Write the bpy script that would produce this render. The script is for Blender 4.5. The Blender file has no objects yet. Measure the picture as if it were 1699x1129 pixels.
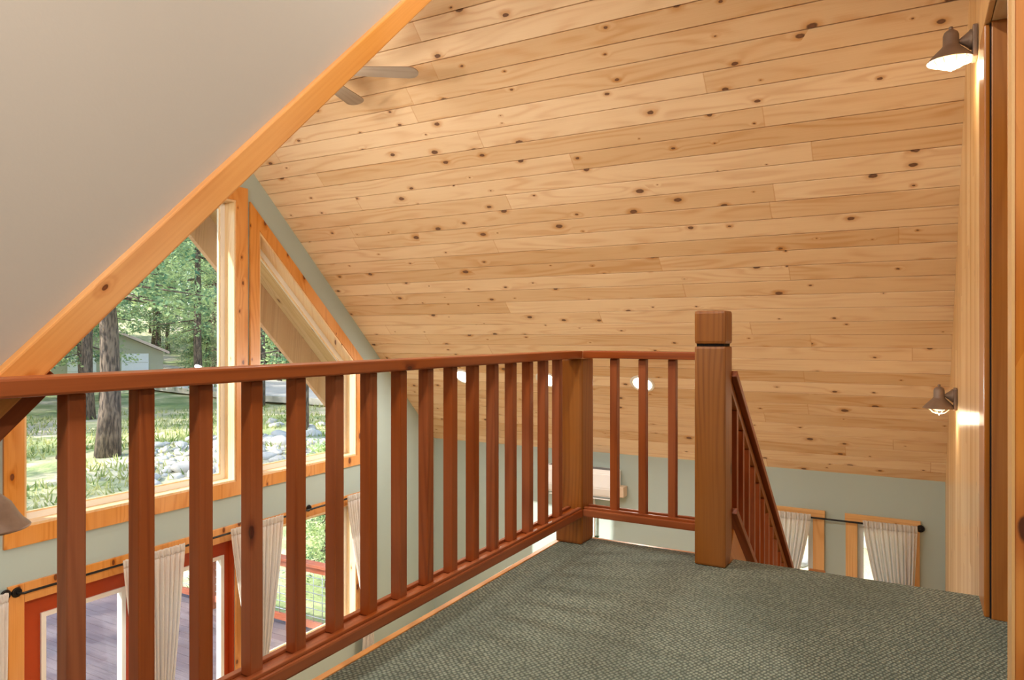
import bpy, bmesh, math, random
from mathutils import Vector, Matrix, noise as mnoise
random.seed(11)
R = math.radians
sc = bpy.context.scene
COL = sc.collection

# ------------------------------------------------------------------ camera numbers
FPX = 1190.0
PSI = math.atan((1515.0 - 849.5) / FPX)
cam_d = bpy.data.cameras.new('camera')
cam = bpy.data.objects.new('camera', cam_d); COL.objects.link(cam)
cam.location = (0, 0, 1.0); cam.rotation_euler = (R(90), 0, PSI)
cam_d.sensor_width = 36; cam_d.lens = FPX / 1699 * 36
cam_d.shift_y = -8.5 / 1699; cam_d.clip_start = .02; cam_d.clip_end = 600
sc.camera = cam

# ------------------------------------------------------------------ materials
def lin(c):
    def f(v):
        v /= 255.0
        return v / 12.92 if v <= .04045 else ((v + .055) / 1.055) ** 2.4
    return (f(c[0]), f(c[1]), f(c[2]), 1)

class NT:
    def __init__(s, name):
        s.m = bpy.data.materials.new(name); s.m.use_nodes = True
        s.t = s.m.node_tree; s.t.nodes.clear()
        s.out = s.t.nodes.new('ShaderNodeOutputMaterial')
    def n(s, typ, ins=None, **kw):
        nd = s.t.nodes.new(typ)
        for k, v in kw.items(): setattr(nd, k, v)
        for k, v in (ins or {}).items(): s.set(nd.inputs[k], v)
        return nd
    def set(s, sock, v):
        if isinstance(v, bpy.types.NodeSocket): s.t.links.new(v, sock)
        else: sock.default_value = v
    def ma(s, op, a, b=0.0, c=0.0):
        nd = s.n('ShaderNodeMath', {0: a, 1: b, 2: c}, operation=op); return nd.outputs[0]
    def mr(s, v, a, b, c=0.0, d=1.0, sm=True):
        nd = s.n('ShaderNodeMapRange', {0: v, 1: a, 2: b, 3: c, 4: d}); 
        if sm: nd.interpolation_type = 'SMOOTHSTEP'
        return nd.outputs[0]
    def mix(s, f, a, b, blend='MIX'):
        nd = s.n('ShaderNodeMix', data_type='RGBA', blend_type=blend)
        s.set(nd.inputs[0], f); s.set(nd.inputs[6], a); s.set(nd.inputs[7], b); return nd.outputs[2]
    def xyz(s, x, y, z=0.0):
        return s.n('ShaderNodeCombineXYZ', {0: x, 1: y, 2: z}).outputs[0]
    def noise(s, v, scale, detail=2.0, rough=.5, dist=0.0, dim='3D'):
        nd = s.n('ShaderNodeTexNoise', {'Scale': scale, 'Detail': detail, 'Roughness': rough, 'Distortion': dist}, noise_dimensions=dim)
        if v is not None: s.set(nd.inputs['Vector'], v)
        return nd.outputs[0]
    def bsdf(s, color, rough=.5, bump=None, bstr=.3, bdist=.005, coat=0.0, coat_r=.2, spec=.5, metal=0.0, sheen=0.0):
        p = s.n('ShaderNodeBsdfPrincipled', {'Base Color': color, 'Roughness': rough, 'Coat Weight': coat, 'Coat Roughness': coat_r,
                'Specular IOR Level': spec, 'Metallic': metal, 'Sheen Weight': sheen})
        if bump is not None:
            b = s.n('ShaderNodeBump', {'Strength': bstr, 'Distance': bdist, 'Height': bump}); s.set(p.inputs['Normal'], b.outputs[0])
        s.t.links.new(p.outputs[0], s.out.inputs[0]); return p

def plain(name, rgb, rough=.5, var=.04, vscale=3.0, metal=0.0, bump=0.0, bscale=200.0, spec=.5, coat=0.0):
    t = NT(name); co = t.n('ShaderNodeTexCoord').outputs['Object']
    nz = t.noise(co, vscale, 3)
    c = t.mix(nz, [q * (1 - var) for q in lin(rgb)[:3]] + [1], [min(1, q * (1 + var)) for q in lin(rgb)[:3]] + [1])
    t.bsdf(c, rough, t.noise(co, bscale, 2) if bump else None, bump, .002, coat=coat, spec=spec, metal=metal)
    return t.m

def pine(name, light, dark, knotc, along='X', row=None, seglen=2.6, kx=4.0, ky=5.5, kthr=.5, ksize=.09, grain=.5,
         rough=.38, coat=.25, tint=.16, cont=34.0, fine=.5, perobj=True, straight=.35):
    t = NT(name)
    sp = t.n('ShaderNodeSeparateXYZ', {0: t.n('ShaderNodeTexCoord').outputs['Object']})
    ax = {'X': (0, 1, 2), 'Y': (1, 0, 2), 'Z': (2, 0, 1)}[along]
    a = sp.outputs[ax[0]]
    if row: c = sp.outputs[ax[1]] if along != 'Z' else t.ma('ADD', sp.outputs[0], sp.outputs[1])
    else: c = t.ma('ADD', sp.outputs[ax[1]], t.ma('MULTIPLY', sp.outputs[ax[2]], .83))
    if perobj:
        oi = t.n('ShaderNodeObjectInfo').outputs['Random']
        a = t.ma('ADD', a, t.ma('MULTIPLY', oi, 61.0)); c = t.ma('ADD', c, t.ma('MULTIPLY', oi, 23.0))
    joint = 0.0
    if row:
        rid = t.ma('FLOOR', t.ma('DIVIDE', c, row))
        r1 = t.n('ShaderNodeTexWhiteNoise', {'W': rid}, noise_dimensions='1D').outputs['Value']
        sg = t.ma('ADD', t.ma('DIVIDE', a, seglen), t.ma('MULTIPLY', r1, 9.0))
        sid = t.ma('FLOOR', sg)
        fr = t.ma('SUBTRACT', sg, sid)
        joint = t.mr(t.ma('MINIMUM', fr, t.ma('SUBTRACT', 1.0, fr)), .0004, .0013, 1, 0)
        wid = t.ma('ADD', t.ma('MULTIPLY', rid, 13.7), t.ma('MULTIPLY', sid, 3.31))
        wn = t.n('ShaderNodeTexWhiteNoise', {'W': wid}, noise_dimensions='1D').outputs['Color']
        rs = t.n('ShaderNodeSeparateColor', {0: wn})
        a2 = t.ma('ADD', a, t.ma('MULTIPLY', rs.outputs[0], 57.0)); c2 = t.ma('ADD', c, t.ma('MULTIPLY', rs.outputs[1], 19.0))
        rb = rs.outputs[2]
    else:
        a2, c2 = a, c
        rb = t.noise(t.xyz(a, c), 1.3, 1, dim='2D')
    vo = t.n('ShaderNodeTexVoronoi', {'Vector': t.xyz(t.ma('MULTIPLY', a2, kx), t.ma('MULTIPLY', c2, ky)), 'Scale': 1.0}, voronoi_dimensions='2D', feature='F1')
    dist = vo.outputs['Distance']; rc = t.n('ShaderNodeSeparateColor', {0: vo.outputs['Color']}).outputs[0]
    wob = t.noise(t.xyz(t.ma('MULTIPLY', a2, 40.0), t.ma('MULTIPLY', c2, 40.0)), 1.0, 2, dim='2D')
    dist = t.ma('ADD', dist, t.ma('MULTIPLY', t.ma('SUBTRACT', wob, .5), .035))
    s01 = t.ma('DIVIDE', t.ma('SUBTRACT', rc, kthr), 1 - kthr)
    on = t.ma('GREATER_THAN', rc, kthr)
    rad = t.ma('ADD', t.ma('MULTIPLY', t.ma('POWER', t.ma('MAXIMUM', s01, 0.0), 1.6), ksize), ksize * .22)
    knot = t.ma('MULTIPLY', on, t.mr(dist, t.ma('MULTIPLY', rad, .7), t.ma('MULTIPLY', rad, 1.1), 1, 0))
    halo = t.ma('MULTIPLY', on, t.mr(dist, t.ma('MULTIPLY', rad, .8), t.ma('ADD', t.ma('MULTIPLY', rad, 2.6), .01), 1, 0))
    bend = t.ma('MULTIPLY', on, t.mr(dist, 0.0, t.ma('ADD', t.ma('MULTIPLY', rad, 5.0), .02), 1, 0))
    n1 = t.noise(t.xyz(t.ma('MULTIPLY', a2, .75), t.ma('MULTIPLY', c2, 6.5)), 1.0, 1.0, .4, dim='2D')
    ph = t.ma('ADD', t.ma('ADD', t.ma('MULTIPLY', n1, cont), t.ma('MULTIPLY', bend, 5.0)), t.ma('MULTIPLY', c2, straight * 300.0))
    ring = t.ma('POWER', t.ma('ADD', .5, t.ma('MULTIPLY', t.ma('SINE', ph), .5)), 2.2)
    vis = t.mr(t.noise(t.xyz(t.ma('MULTIPLY', a2, .9), t.ma('MULTIPLY', c2, 9.0)), 1.0, 2, dim='2D'), .3, .68)
    fn = t.noise(t.xyz(t.ma('MULTIPLY', a2, 3.0), t.ma('MULTIPLY', c2, 170.0)), 1.0, 2, dim='2D')
    g = t.ma('ADD', t.ma('MULTIPLY', t.ma('MULTIPLY', ring, vis), grain), t.ma('MULTIPLY', t.ma('SUBTRACT', fn, .35), fine))
    g = t.ma('ADD', g, t.ma('MULTIPLY', halo, .75))
    g = t.n('ShaderNodeClamp', {0: g}).outputs[0]
    col = t.mix(g, lin(light), lin(dark))
    blot = t.noise(t.xyz(t.ma('MULTIPLY', a2, 1.1), t.ma('MULTIPLY', c2, 3.0)), 1.0, 2, dim='2D')
    v = t.ma('ADD', t.ma('MULTIPLY', t.ma('SUBTRACT', rb, .5), tint * 1.6), t.ma('MULTIPLY', t.ma('SUBTRACT', blot, .5), tint))
    hs = t.n('ShaderNodeHueSaturation', {'Hue': t.ma('ADD', .5, t.ma('MULTIPLY', v, .03)), 'Saturation': t.ma('SUBTRACT', 1.0, t.ma('MULTIPLY', v, 1.1)), 'Value': t.ma('ADD', 1.0, v), 'Color': col})
    core = t.mix(t.mr(dist, 0.0, t.ma('MULTIPLY', rad, 1.0)), [q * 1.9 for q in lin(knotc)[:3]] + [1], lin(knotc))
    col = t.mix(t.ma('MULTIPLY', knot, .92), hs.outputs[0], core)
    if row: col = t.mix(t.ma('MULTIPLY', joint, .6), col, lin(dark))
    t.bsdf(col, rough, t.ma('SUBTRACT', t.ma('MULTIPLY', g, -.3), joint), .25, .002, coat=coat, coat_r=.18)
    return t.m

BW = 0.151
M = {}
PL, PD, PK = (235, 206, 167), (210, 161, 110), (84, 54, 38)
M['ceil'] = pine('pine_ceiling_boards', PL, PD, PK, 'X', row=BW, seglen=3.9, kx=2.7, ky=4.6, kthr=.34, ksize=.076, perobj=False, straight=.1, grain=.5, fine=.3, rough=.5, coat=0.0, tint=.14)
M['pine_z'] = pine('pine_vertical_boards', (236, 196, 142), (206, 150, 92), PK, 'Z', row=.11, kx=2.5, ky=5, kthr=.72, ksize=.06, perobj=False, grain=.5)
OL, OD = (224, 158, 88), (194, 118, 50)
M['trim_y'] = pine('orange_pine_trim_y', OL, OD, (86, 42, 20), 'Y', kx=4, ky=9, kthr=.55, ksize=.13, straight=.25)
M['trim_x'] = pine('orange_pine_trim_x', OL, OD, (86, 42, 20), 'X', kx=4, ky=9, kthr=.55, ksize=.13, straight=.25)
M['trim_z'] = pine('orange_pine_trim_z', OL, OD, (86, 42, 20), 'Z', kx=4, ky=9, kthr=.55, ksize=.13, straight=.25)
M['jamb_z'] = pine('pale_pine_jamb', (240, 212, 168), (222, 180, 126), PK, 'Z', kx=3, ky=8, kthr=.8, ksize=.08, coat=.3)
M['jamb_y'] = pine('pale_pine_sill', (240, 212, 168), (222, 180, 126), PK, 'Y', kx=3, ky=8, kthr=.8, ksize=.08, coat=.3)
M['lighttrim_z'] = pine('light_pine_casing', (232, 184, 124), (206, 146, 84), PK, 'Z', kx=3, ky=8, kthr=.75, ksize=.08)
M['lighttrim_x'] = pine('light_pine_head', (232, 184, 124), (206, 146, 84), PK, 'X', kx=3, ky=8, kthr=.75, ksize=.08)
M['knotty_z'] = pine('knotty_pine_panel', (222, 146, 70), (190, 108, 44), (64, 28, 16), 'Z', kx=3.2, ky=5, kthr=.25, ksize=.16, straight=.15)
RL, RD = (160, 84, 40), (114, 48, 20)
for q in 'xyz':
    M['red_' + q] = pine('redwood_rail_' + q, RL, RD, (60, 22, 12), q.upper(), kx=3, ky=8, kthr=.93, ksize=.1, straight=.55, fine=.45, rough=.45, coat=.08, tint=.12)
M['post'] = pine('brown_fir_post', (158, 95, 30), (118, 61, 17), (66, 28, 14), 'Z', kx=3, ky=8, kthr=.88, ksize=.09, straight=.9, fine=.5, rough=.46, coat=.05)
M['jambdark'] = pine('stained_jamb', (190, 122, 56), (158, 92, 36), (60, 26, 14), 'Z', kx=3, ky=6, kthr=.9, ksize=.05, straight=.3)
M['barge'] = pine('stained_exterior_board', (214, 168, 130), (186, 138, 102), (90, 56, 36), 'X', kx=2, ky=5, kthr=.9, ksize=.05, rough=.7, coat=0)
M['soffit'] = pine('soffit_boards', (228, 196, 150), (202, 162, 114), PK, 'Y', row=.14, kx=2, ky=5, kthr=.6, ksize=.07, perobj=False, rough=.6, coat=0)
M['oak'] = pine('oak_floor', (214, 178, 128), (184, 142, 92), PK, 'Y', row=.085, seglen=1.2, kthr=.97, ksize=.02, perobj=False, straight=.5, rough=.3)
M['deck'] = pine('deck_boards', (128, 112, 114), (104, 88, 90), (100, 60, 50), 'X', row=.14, seglen=3.0, kthr=.95, ksize=.03, perobj=False, rough=.7, coat=0)
M['cheek'] = plain('taupe_wall_paint', (174, 165, 154), .85, .02, 2.0, bump=.08, bscale=120)
M['sage'] = plain('sage_wall_paint', (175, 191, 186), .8, .02, 2.0, bump=.08, bscale=120)
M['white'] = plain('white_vinyl', (238, 236, 230), .35, .01)
M['offwhite'] = plain('white_ceiling_paint', (226, 220, 210), .9, .02, bump=.08, bscale=90)
M['reddoor'] = plain('burnt_orange_door_paint', (176, 66, 26), .35, .04, coat=.2)
M['black'] = plain('black_iron', (26, 24, 24), .4, .05, metal=.3)
M['bronze'] = plain('aged_bronze', (140, 120, 106), .5, .22, 25, metal=.35, bump=.1, bscale=90)
M['shadein'] = plain('white_enamel', (240, 232, 216), .4, .01)
M['acwhite'] = plain('white_plastic', (242, 242, 242), .35, .01)
M['acgrey'] = plain('vent_grey', (120, 120, 122), .5, .05)
M['beige'] = plain('beige_line_cover', (222, 200, 176), .5, .02)
M['fan'] = pine('weathered_fan_blade', (168, 152, 136), (132, 116, 102), (90, 76, 66), 'X', kthr=.97, rough=.4)
M['leafdark'] = plain('houseplant_leaf', (58, 82, 52), .5, .3, 30)
M['ceramic'] = plain('pot_glaze', (120, 100, 84), .4, .1)
M['gravel'] = plain('gravel_drive', (206, 196, 186), .95, .16, 2.0)
M['garage'] = plain('garage_siding', (178, 178, 156), .8, .03)
M['garagedoor'] = plain('garage_door_white', (236, 238, 240), .5, .01)
M['roofedge'] = plain('garage_roof_edge', (214, 190, 176), .7, .05)
M['shingle'] = plain('roof_shingles', (92, 84, 80), .9, .15, 8)
M['siding'] = plain('house_siding', (150, 140, 118), .85, .05)
M['wire'] = plain('galvanised_wire', (196, 204, 210), .35, .05, metal=.4)
M['decked'] = pine('redwood_deck_rail', (190, 112, 84), (160, 84, 60), (90, 40, 30), 'X', kthr=.95, rough=.6, coat=0)
M['gap_shade'] = plain('dark_gap', (22, 16, 12), .9, .02)  # near-black colour stands in for the shade inside narrow gaps

def stone(name, a, b):
    t = NT(name); co = t.n('ShaderNodeTexCoord').outputs['Object']; oi = t.n('ShaderNodeObjectInfo').outputs['Random']
    c = t.mix(t.noise(co, 7.0, 4), lin(a), lin(b))
    c = t.mix(t.ma('MULTIPLY', oi, .5), c, lin((172, 160, 146)))
    t.bsdf(c, .85, t.noise(co, 25, 3), .4, .02); return t.m
M['stone'] = stone('river_stone', (226, 224, 218), (186, 182, 174))
def bark():
    t = NT('pine_bark'); co = t.n('ShaderNodeTexCoord').outputs['Object']
    mp = t.n('ShaderNodeMapping', {0: co, 3: (5, 5, 1.1)}).outputs[0]
    nz = t.noise(mp, 3.0, 4)
    t.bsdf(t.mix(t.mr(nz, .35, .65), lin((62, 54, 52)), lin((128, 110, 98))), .95, nz, .8, .04); return t.m
M['bark'] = bark()
def leaf(name, a, b, trans=.35):
    t = NT(name); g = t.n('ShaderNodeNewGeometry'); 
    co = g.outputs['Position']
    c = t.mix(t.mr(t.noise(co, 1.4, 3), .3, .7), lin(a), lin(b))
    d = t.n('ShaderNodeBsdfDiffuse', {0: c}); tr = t.n('ShaderNodeBsdfTranslucent', {0: c})
    mx = t.n('ShaderNodeMixShader', {0: trans, 1: d.outputs[0], 2: tr.outputs[0]})
    t.t.links.new(mx.outputs[0], t.out.inputs[0]); return t.m
M['needle'] = leaf('pine_needles', (92, 134, 108), (204, 218, 156))
M['grassblade'] = leaf('grass_blades', (100, 134, 66), (214, 208, 148))
M['shrub'] = leaf('shrub_leaves', (110, 160, 80), (180, 200, 130))
def ground():
    t = NT('yard_ground'); co = t.n('ShaderNodeTexCoord').outputs['Object']
    a = t.mr(t.noise(co, .35, 4, .6), .36, .62); b = t.mr(t.noise(co, 1.3, 4, .65), .42, .62)
    c = t.mix(a, lin((120, 142, 84)), lin((208, 198, 156)))
    c = t.mix(t.ma('MULTIPLY', b, .7), c, lin((146, 158, 106)))
    c = t.mix(t.mr(t.noise(co, .16, 3), .55, .68), c, lin((188, 176, 160)))
    bed = t.n('ShaderNodeVectorMath', {0: co, 1: (-20.5, 17.6, -3.3)}, operation='DISTANCE').outputs['Value']
    bed = t.mr(t.ma('ADD', bed, t.ma('MULTIPLY', t.noise(co, .5, 3), 4.0)), 5.5, 8.0, .8, 0)
    c = t.mix(bed, c, t.mix(t.noise(co, 5, 3), lin((176, 168, 146)), lin((214, 206, 188))))
    t.bsdf(c, .95, t.noise(co, 9, 4), .6, .08); return t.m
M['ground'] = ground()
def carpet():
    t = NT('green_loop_carpet'); co = t.n('ShaderNodeTexCoord').outputs['Object']
    wb = t.n('ShaderNodeTexNoise', {'Vector': co, 'Scale': 14.0, 'Detail': 2.0}).outputs['Color']
    mp = t.n('ShaderNodeMapping', {0: co, 2: (0, 0, R(32)), 3: (86, 66, 50)}).outputs[0]
    v = t.mix(.012, mp, wb, 'LINEAR_LIGHT')
    vo = t.n('ShaderNodeTexVoronoi', {'Vector': v, 'Scale': 1.0, 'Randomness': .3}, voronoi_dimensions='3D', feature='F1')
    d = vo.outputs['Distance']
    h = t.mr(d, .18, .62, 1, 0)
    rnd = t.n('ShaderNodeSeparateColor', {0: vo.outputs['Color']}).outputs[0]
    big = t.noise(co, 2.6, 3, .6, .6)
    base = t.mix(t.mr(big, .35, .65), lin((148, 160, 142)), lin((170, 180, 160)))
    base = t.mix(t.ma('MULTIPLY', rnd, .16), base, lin((124, 136, 122)))
    c = t.mix(h, lin((90, 100, 88)), base)
    t.bsdf(c, .95, h, .8, .006, spec=.1, sheen=.15); return t.m
M['carpet'] = carpet()
def glass():
    t = NT('window_glass')
    f = t.ma('ADD', .025, t.ma('MULTIPLY', t.ma('POWER', t.n('ShaderNodeLayerWeight', {'Blend': .5}).outputs['Facing'], 5.0), .6))
    tr = t.n('ShaderNodeBsdfTransparent', {0: (.97, .98, .97, 1)}); gl = t.n('ShaderNodeBsdfGlossy', {'Roughness': 0.0})
    mx = t.n('ShaderNodeMixShader', {0: f, 1: tr.outputs[0], 2: gl.outputs[0]})
    t.t.links.new(mx.outputs[0], t.out.inputs[0]); return t.m
M['glass'] = glass()
def cloth():
    t = NT('sheer_linen'); co = t.n('ShaderNodeTexCoord').outputs['Object']
    c = t.mix(t.noise(co, 60, 2), lin((246, 241, 236)), lin((253, 251, 248)))
    d = t.n('ShaderNodeBsdfDiffuse', {0: c}); tr = t.n('ShaderNodeBsdfTranslucent', {0: c})
    mx = t.n('ShaderNodeMixShader', {0: .55, 1: d.outputs[0], 2: tr.outputs[0]})
    t.t.links.new(mx.outputs[0], t.out.inputs[0]); return t.m
M['cloth'] = cloth()
def emit(name, rgb, s):
    t = NT(name); e = t.n('ShaderNodeEmission', {0: lin(rgb), 1: s}); t.t.links.new(e.outputs[0], t.out.inputs[0]); return t.m
M['lamp'] = emit('lit_lamp', (255, 240, 214), 7.0)
M['bulb'] = emit('lit_bulb', (255, 226, 176), 2.5)

# ------------------------------------------------------------------ mesh helpers
def box(bm, x0, x1, y0, y1, z0, z1, bev=0.0, mat=None):
    b2 = bmesh.new() if bev else bm
    vs = [b2.verts.new((x, y, z)) for x in (x0, x1) for y in (y0, y1) for z in (z0, z1)]
    for f in ((0, 1, 3, 2), (4, 6, 7, 5), (0, 4, 5, 1), (2, 3, 7, 6), (0, 2, 6, 4), (1, 5, 7, 3)):
        b2.faces.new([vs[i] for i in f])
    if bev:
        bmesh.ops.bevel(b2, geom=list(b2.edges), offset=bev, segments=2, affect='EDGES', profile=.6)
        merge(bm, b2)
    elif mat is not None:
        for v in vs: v.co = mat @ v.co
    return vs
def merge(bm, b2, mat=None):
    mp = {}
    for v in b2.verts: mp[v] = bm.verts.new(mat @ v.co if mat else v.co)
    for f in b2.faces:
        try: bm.faces.new([mp[v] for v in f.verts]).smooth = f.smooth
        except ValueError: pass
    b2.free()
def prism(bm, pts, axis, a0, a1):
    """pts: 2D outline; axis 'X': pts are (y,z); 'Y': (x,z); 'Z': (x,y)"""
    def P(p, a): return {'X': (a, p[0], p[1]), 'Y': (p[0], a, p[1]), 'Z': (p[0], p[1], a)}[axis]
    A = [bm.verts.new(P(p, a0)) for p in pts]; B = [bm.verts.new(P(p, a1)) for p in pts]
    n = len(pts)
    fs = [bm.faces.new(A), bm.faces.new(B[::-1])]
    for i in range(n): fs.append(bm.faces.new((A[i], B[i], B[(i + 1) % n], A[(i + 1) % n])))
    return fs
def lathe(bm, prof, segs=32, mat=Matrix(), smooth=True):
    rings = []
    for r, z in prof:
        if r < 1e-5: rings.append([bm.verts.new(mat @ Vector((0, 0, z)))])
        else: rings.append([bm.verts.new(mat @ Vector((r * math.cos(2 * math.pi * k / segs), r * math.sin(2 * math.pi * k / segs), z))) for k in range(segs)])
    for p, q in zip(rings, rings[1:]):
        for k in range(segs):
            k2 = (k + 1) % segs
            vs = [p[k % len(p)], q[k % len(q)], q[k2 % len(q)], p[k2 % len(p)]]
            u = []
            for v in vs:
                if v not in u: u.append(v)
            if len(u) > 2: bm.faces.new(u).smooth = smooth
def tube(bm, pts, r, segs=10, cap=True):
    pts = [Vector(p) for p in pts]; rings = []
    rr = r if isinstance(r, (list, tuple)) else [r] * len(pts)
    up = Vector((0, 0, 1))
    for i, p in enumerate(pts):
        d = (pts[min(i + 1, len(pts) - 1)] - pts[max(i - 1, 0)]).normalized()
        u = up if abs(d.dot(up)) < .95 else Vector((1, 0, 0))
        s = d.cross(u).normalized(); w = s.cross(d)
        rings.append([bm.verts.new(p + (s * math.cos(2 * math.pi * k / segs) + w * math.sin(2 * math.pi * k / segs)) * rr[i]) for k in range(segs)])
    for p, q in zip(rings, rings[1:]):
        for k in range(segs): bm.faces.new((p[k], p[(k + 1) % segs], q[(k + 1) % segs], q[k])).smooth = True
    if cap: bm.faces.new(rings[0][::-1]); bm.faces.new(rings[-1])
def plate(bm, outer, holes, axis, a0, a1):
    """flat wall with openings; outlines are 2D loops"""
    b2 = bmesh.new(); ed = []
    def P(p): return {'X': (a0, p[0], p[1]), 'Y': (p[0], a0, p[1]), 'Z': (p[0], p[1], a0)}[axis]
    for lp in [outer] + holes:
        vs = [b2.verts.new(P(p)) for p in lp]
        ed += [b2.edges.new((vs[i], vs[(i + 1) % len(vs)])) for i in range(len(vs))]
    bmesh.ops.triangle_fill(b2, use_beauty=True, use_dissolve=False, edges=ed)
    r = bmesh.ops.extrude_face_region(b2, geom=list(b2.faces))
    d = {'X': Vector((a1 - a0, 0, 0)), 'Y': Vector((0, a1 - a0, 0)), 'Z': Vector((0, 0, a1 - a0))}[axis]
    for v in r['geom']:
        if isinstance(v, bmesh.types.BMVert): v.co += d
    bmesh.ops.recalc_face_normals(b2, faces=list(b2.faces))
    merge(bm, b2)
def obj(name, bm, mat, parent=None, loc=None, mw=None, recalc=True):
    if recalc: bmesh.ops.recalc_face_normals(bm, faces=list(bm.faces))
    me = bpy.data.meshes.new(name); bm.to_mesh(me); bm.free(); me.materials.append(M[mat] if isinstance(mat, str) else mat)
    o = bpy.data.objects.new(name, me); COL.objects.link(o)
    if parent: o.parent = parent
    if loc: o.location = loc
    if mw: o.matrix_world = mw
    return o
def tag(o, label, cat, group=None, kind=None):
    o['label'] = label; o['category'] = cat
    if group: o['group'] = group
    if kind: o['kind'] = kind
    return o
def thing(name, label, cat, loc=(0, 0, 0), rot=(0, 0, 0), group=None, kind=None):
    o = bpy.data.objects.new(name, None); COL.objects.link(o); o.empty_display_size = .1
    o.location = loc; o.rotation_euler = rot
    return tag(o, label, cat, group, kind)
def dup(root, loc, rot=None, label=None, scale=None):
    r = root.copy(); COL.objects.link(r); r.location = loc
    if rot is not None: r.rotation_euler = rot
    if scale: r.scale = scale
    if label: r['label'] = label
    for ch in list(root.children):
        c = ch.copy(); COL.objects.link(c); c.parent = r
        for g in list(ch.children):
            d = g.copy(); COL.objects.link(d); d.parent = c
    return r
def one(name, mat, fn, parent=None, **k):
    bm = bmesh.new(); fn(bm); return obj(name, bm, mat, parent, **k)
def bx(name, mat, parent, *a, bev=.003):
    return one(name, mat, lambda b: box(b, *a, bev=bev), parent)
def struct(o, label, cat): return tag(o, label, cat, kind='structure')

# ------------------------------------------------------------------ key dimensions
XG, XO = -5.50, -5.68            # gable wall inner / outer
KW = 7.745                       # far knee wall
ZM = -2.97                       # main floor
SL = .9765; TH = math.atan(SL); CT, ST = math.cos(TH), math.sin(TH)
def zfar(y): return 7.203 - SL * y
def znear(y): return .19 + SL * y
YR = (7.203 - .19) / (2 * SL); ZR = znear(YR)
XL, YL = -1.505, 3.285           # loft edge lines
XS = .26                         # stair wall
YB = -1.25

# ------------------------------------------------------------------ floors, walls, ceilings
def floor_loft(b):
    prism(b, [(XL, YB), (2.0, YB), (2.0, YL), (XL, YL)], 'Z', -.02, -.001)
    es = [e for e in b.edges if all(v.co.z > -.01 for v in e.verts)]
    bmesh.ops.bevel(b, geom=es, offset=.012, segments=3, affect='EDGES')
struct(one('floor', 'carpet', floor_loft), 'grey green looped carpet covering the loft floor', 'floor')
struct(one('floor_slab', 'offwhite', lambda b: box(b, XL + .01, 2.0, YB, YL - .01, -.32, -.021)), 'white painted edge and underside of the loft floor', 'floor')
def nosing(b):
    box(b, XL - .028, XL - .001, -.2, YL + .028, -.05, -.006, .004)
    box(b, XL - .001, -.835, YL + .001, YL + .028, -.05, -.006, .004)
struct(one('trim_1', 'trim_y', nosing), 'thin orange pine nosing along the loft carpet edge', 'trim')
struct(one('floor_main', 'oak', lambda b: box(b, XO + .05, 2.2, -.75, KW + .1, ZM - .12, ZM)), 'pale oak floor of the great room below', 'floor')

W1 = [(2.741, -.36), (4.561, -.36), (4.561, 2.25), (2.741, 2.25)]
W2 = [(4.83, -.36), (6.213, -.36), (6.213, .67), (4.83, 2.006)]
W3 = [(7.3 - p[0], p[1]) for p in W2][::-1]
D1 = [(2.741, ZM + .004), (4.555, ZM + .004), (4.555, -.89), (2.741, -.89)]
W4 = [(4.83, -2.25), (6.213, -2.25), (6.213, -.89), (4.83, -.89)]
W5 = [(7.3 - p[0], p[1]) for p in W4][::-1]
def gable(b): plate(b, [(-.56, ZM - .1), (KW + .02, ZM - .1), (KW + .02, zfar(KW + .02)), (YR, ZR), (-.56, znear(-.56))], [W1, W2, W3, D1, W4, W5], 'X', XG, XO)
struct(one('wall_gable', 'sage', gable), 'sage green gable wall holding the tall windows', 'wall')
KA = [(-1.30, -2.15), (-.875, -2.15), (-.875, -.82), (-1.30, -.82)]
KB = [(-.472, -2.15), (-.05, -2.15), (-.05, -.82), (-.472, -.82)]
def knee(b): plate(b, [(XG, ZM - .1), (XS + .04, ZM - .1), (XS + .04, zfar(KW) + .02), (XG, zfar(KW) + .02)], [KA, KB], 'Y', KW, KW + .18)
struct(one('wall_far', 'sage', knee), 'sage green low wall under the far ceiling slope', 'wall')
struct(one('wall_near', 'sage', lambda b: box(b, XO, 2.2, -.75, -.56, ZM - .1, znear(-.56) + .02)), 'sage green low wall beneath the loft side eave', 'wall')
def cheek(b):
    y0, y1 = YB, 3.55
    prism(b, [(y0, znear(-.2)), (-.2, znear(-.2)), (YR - .02, znear(YR - .02) + .02), (YR - .02, ZR + .2), (y0, 2.3 + .4 * y0 + .3)], 'X', -1.59, -1.468)
struct(one('wall_cheek', 'cheek', cheek), 'taupe drywall above the sloping orange trim board', 'wall')
struct(one('wall_stairs', 'pine_z', lambda b: prism(b, [(YL - .03, ZM), (KW + .1, ZM), (KW + .1, zfar(KW + .1) + .05), (YL - .03, zfar(YL - .03) + .05)], 'X', XS, XS + .06)), 'pale vertical pine board wall beside the stairs carrying the lantern lights', 'wall')
def landing(b): plate(b, [(1.53, -.02), (YL - .03, -.02), (YL - .03, 4.05), (1.53, 4.05)], [[(1.56, -.019), (3.03, -.019), (3.03, 2.13), (1.56, 2.13)]], 'X', .24, .36)
struct(one('wall_landing', 'pine_z', landing), 'pine wall above the hall opening', 'wall')
struct(one('wall_return', 'knotty_z', lambda b: box(b, .150, 2.0, 1.475, 1.53, -.02, 3.2)), 'orange knotty pine wall end at the hall opening', 'wall')
struct(one('wall_hall', 'offwhite', lambda b: box(b, .36, 2.0, 3.06, 3.16, -.02, 3.6)), 'hall end wall behind the doorway', 'wall')
struct(one('wall_right', 'cheek', lambda b: box(b, 2.0, 2.12, YB - .1, KW, ZM - .1, 4.2)), 'painted wall closing the hall', 'wall')
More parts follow.
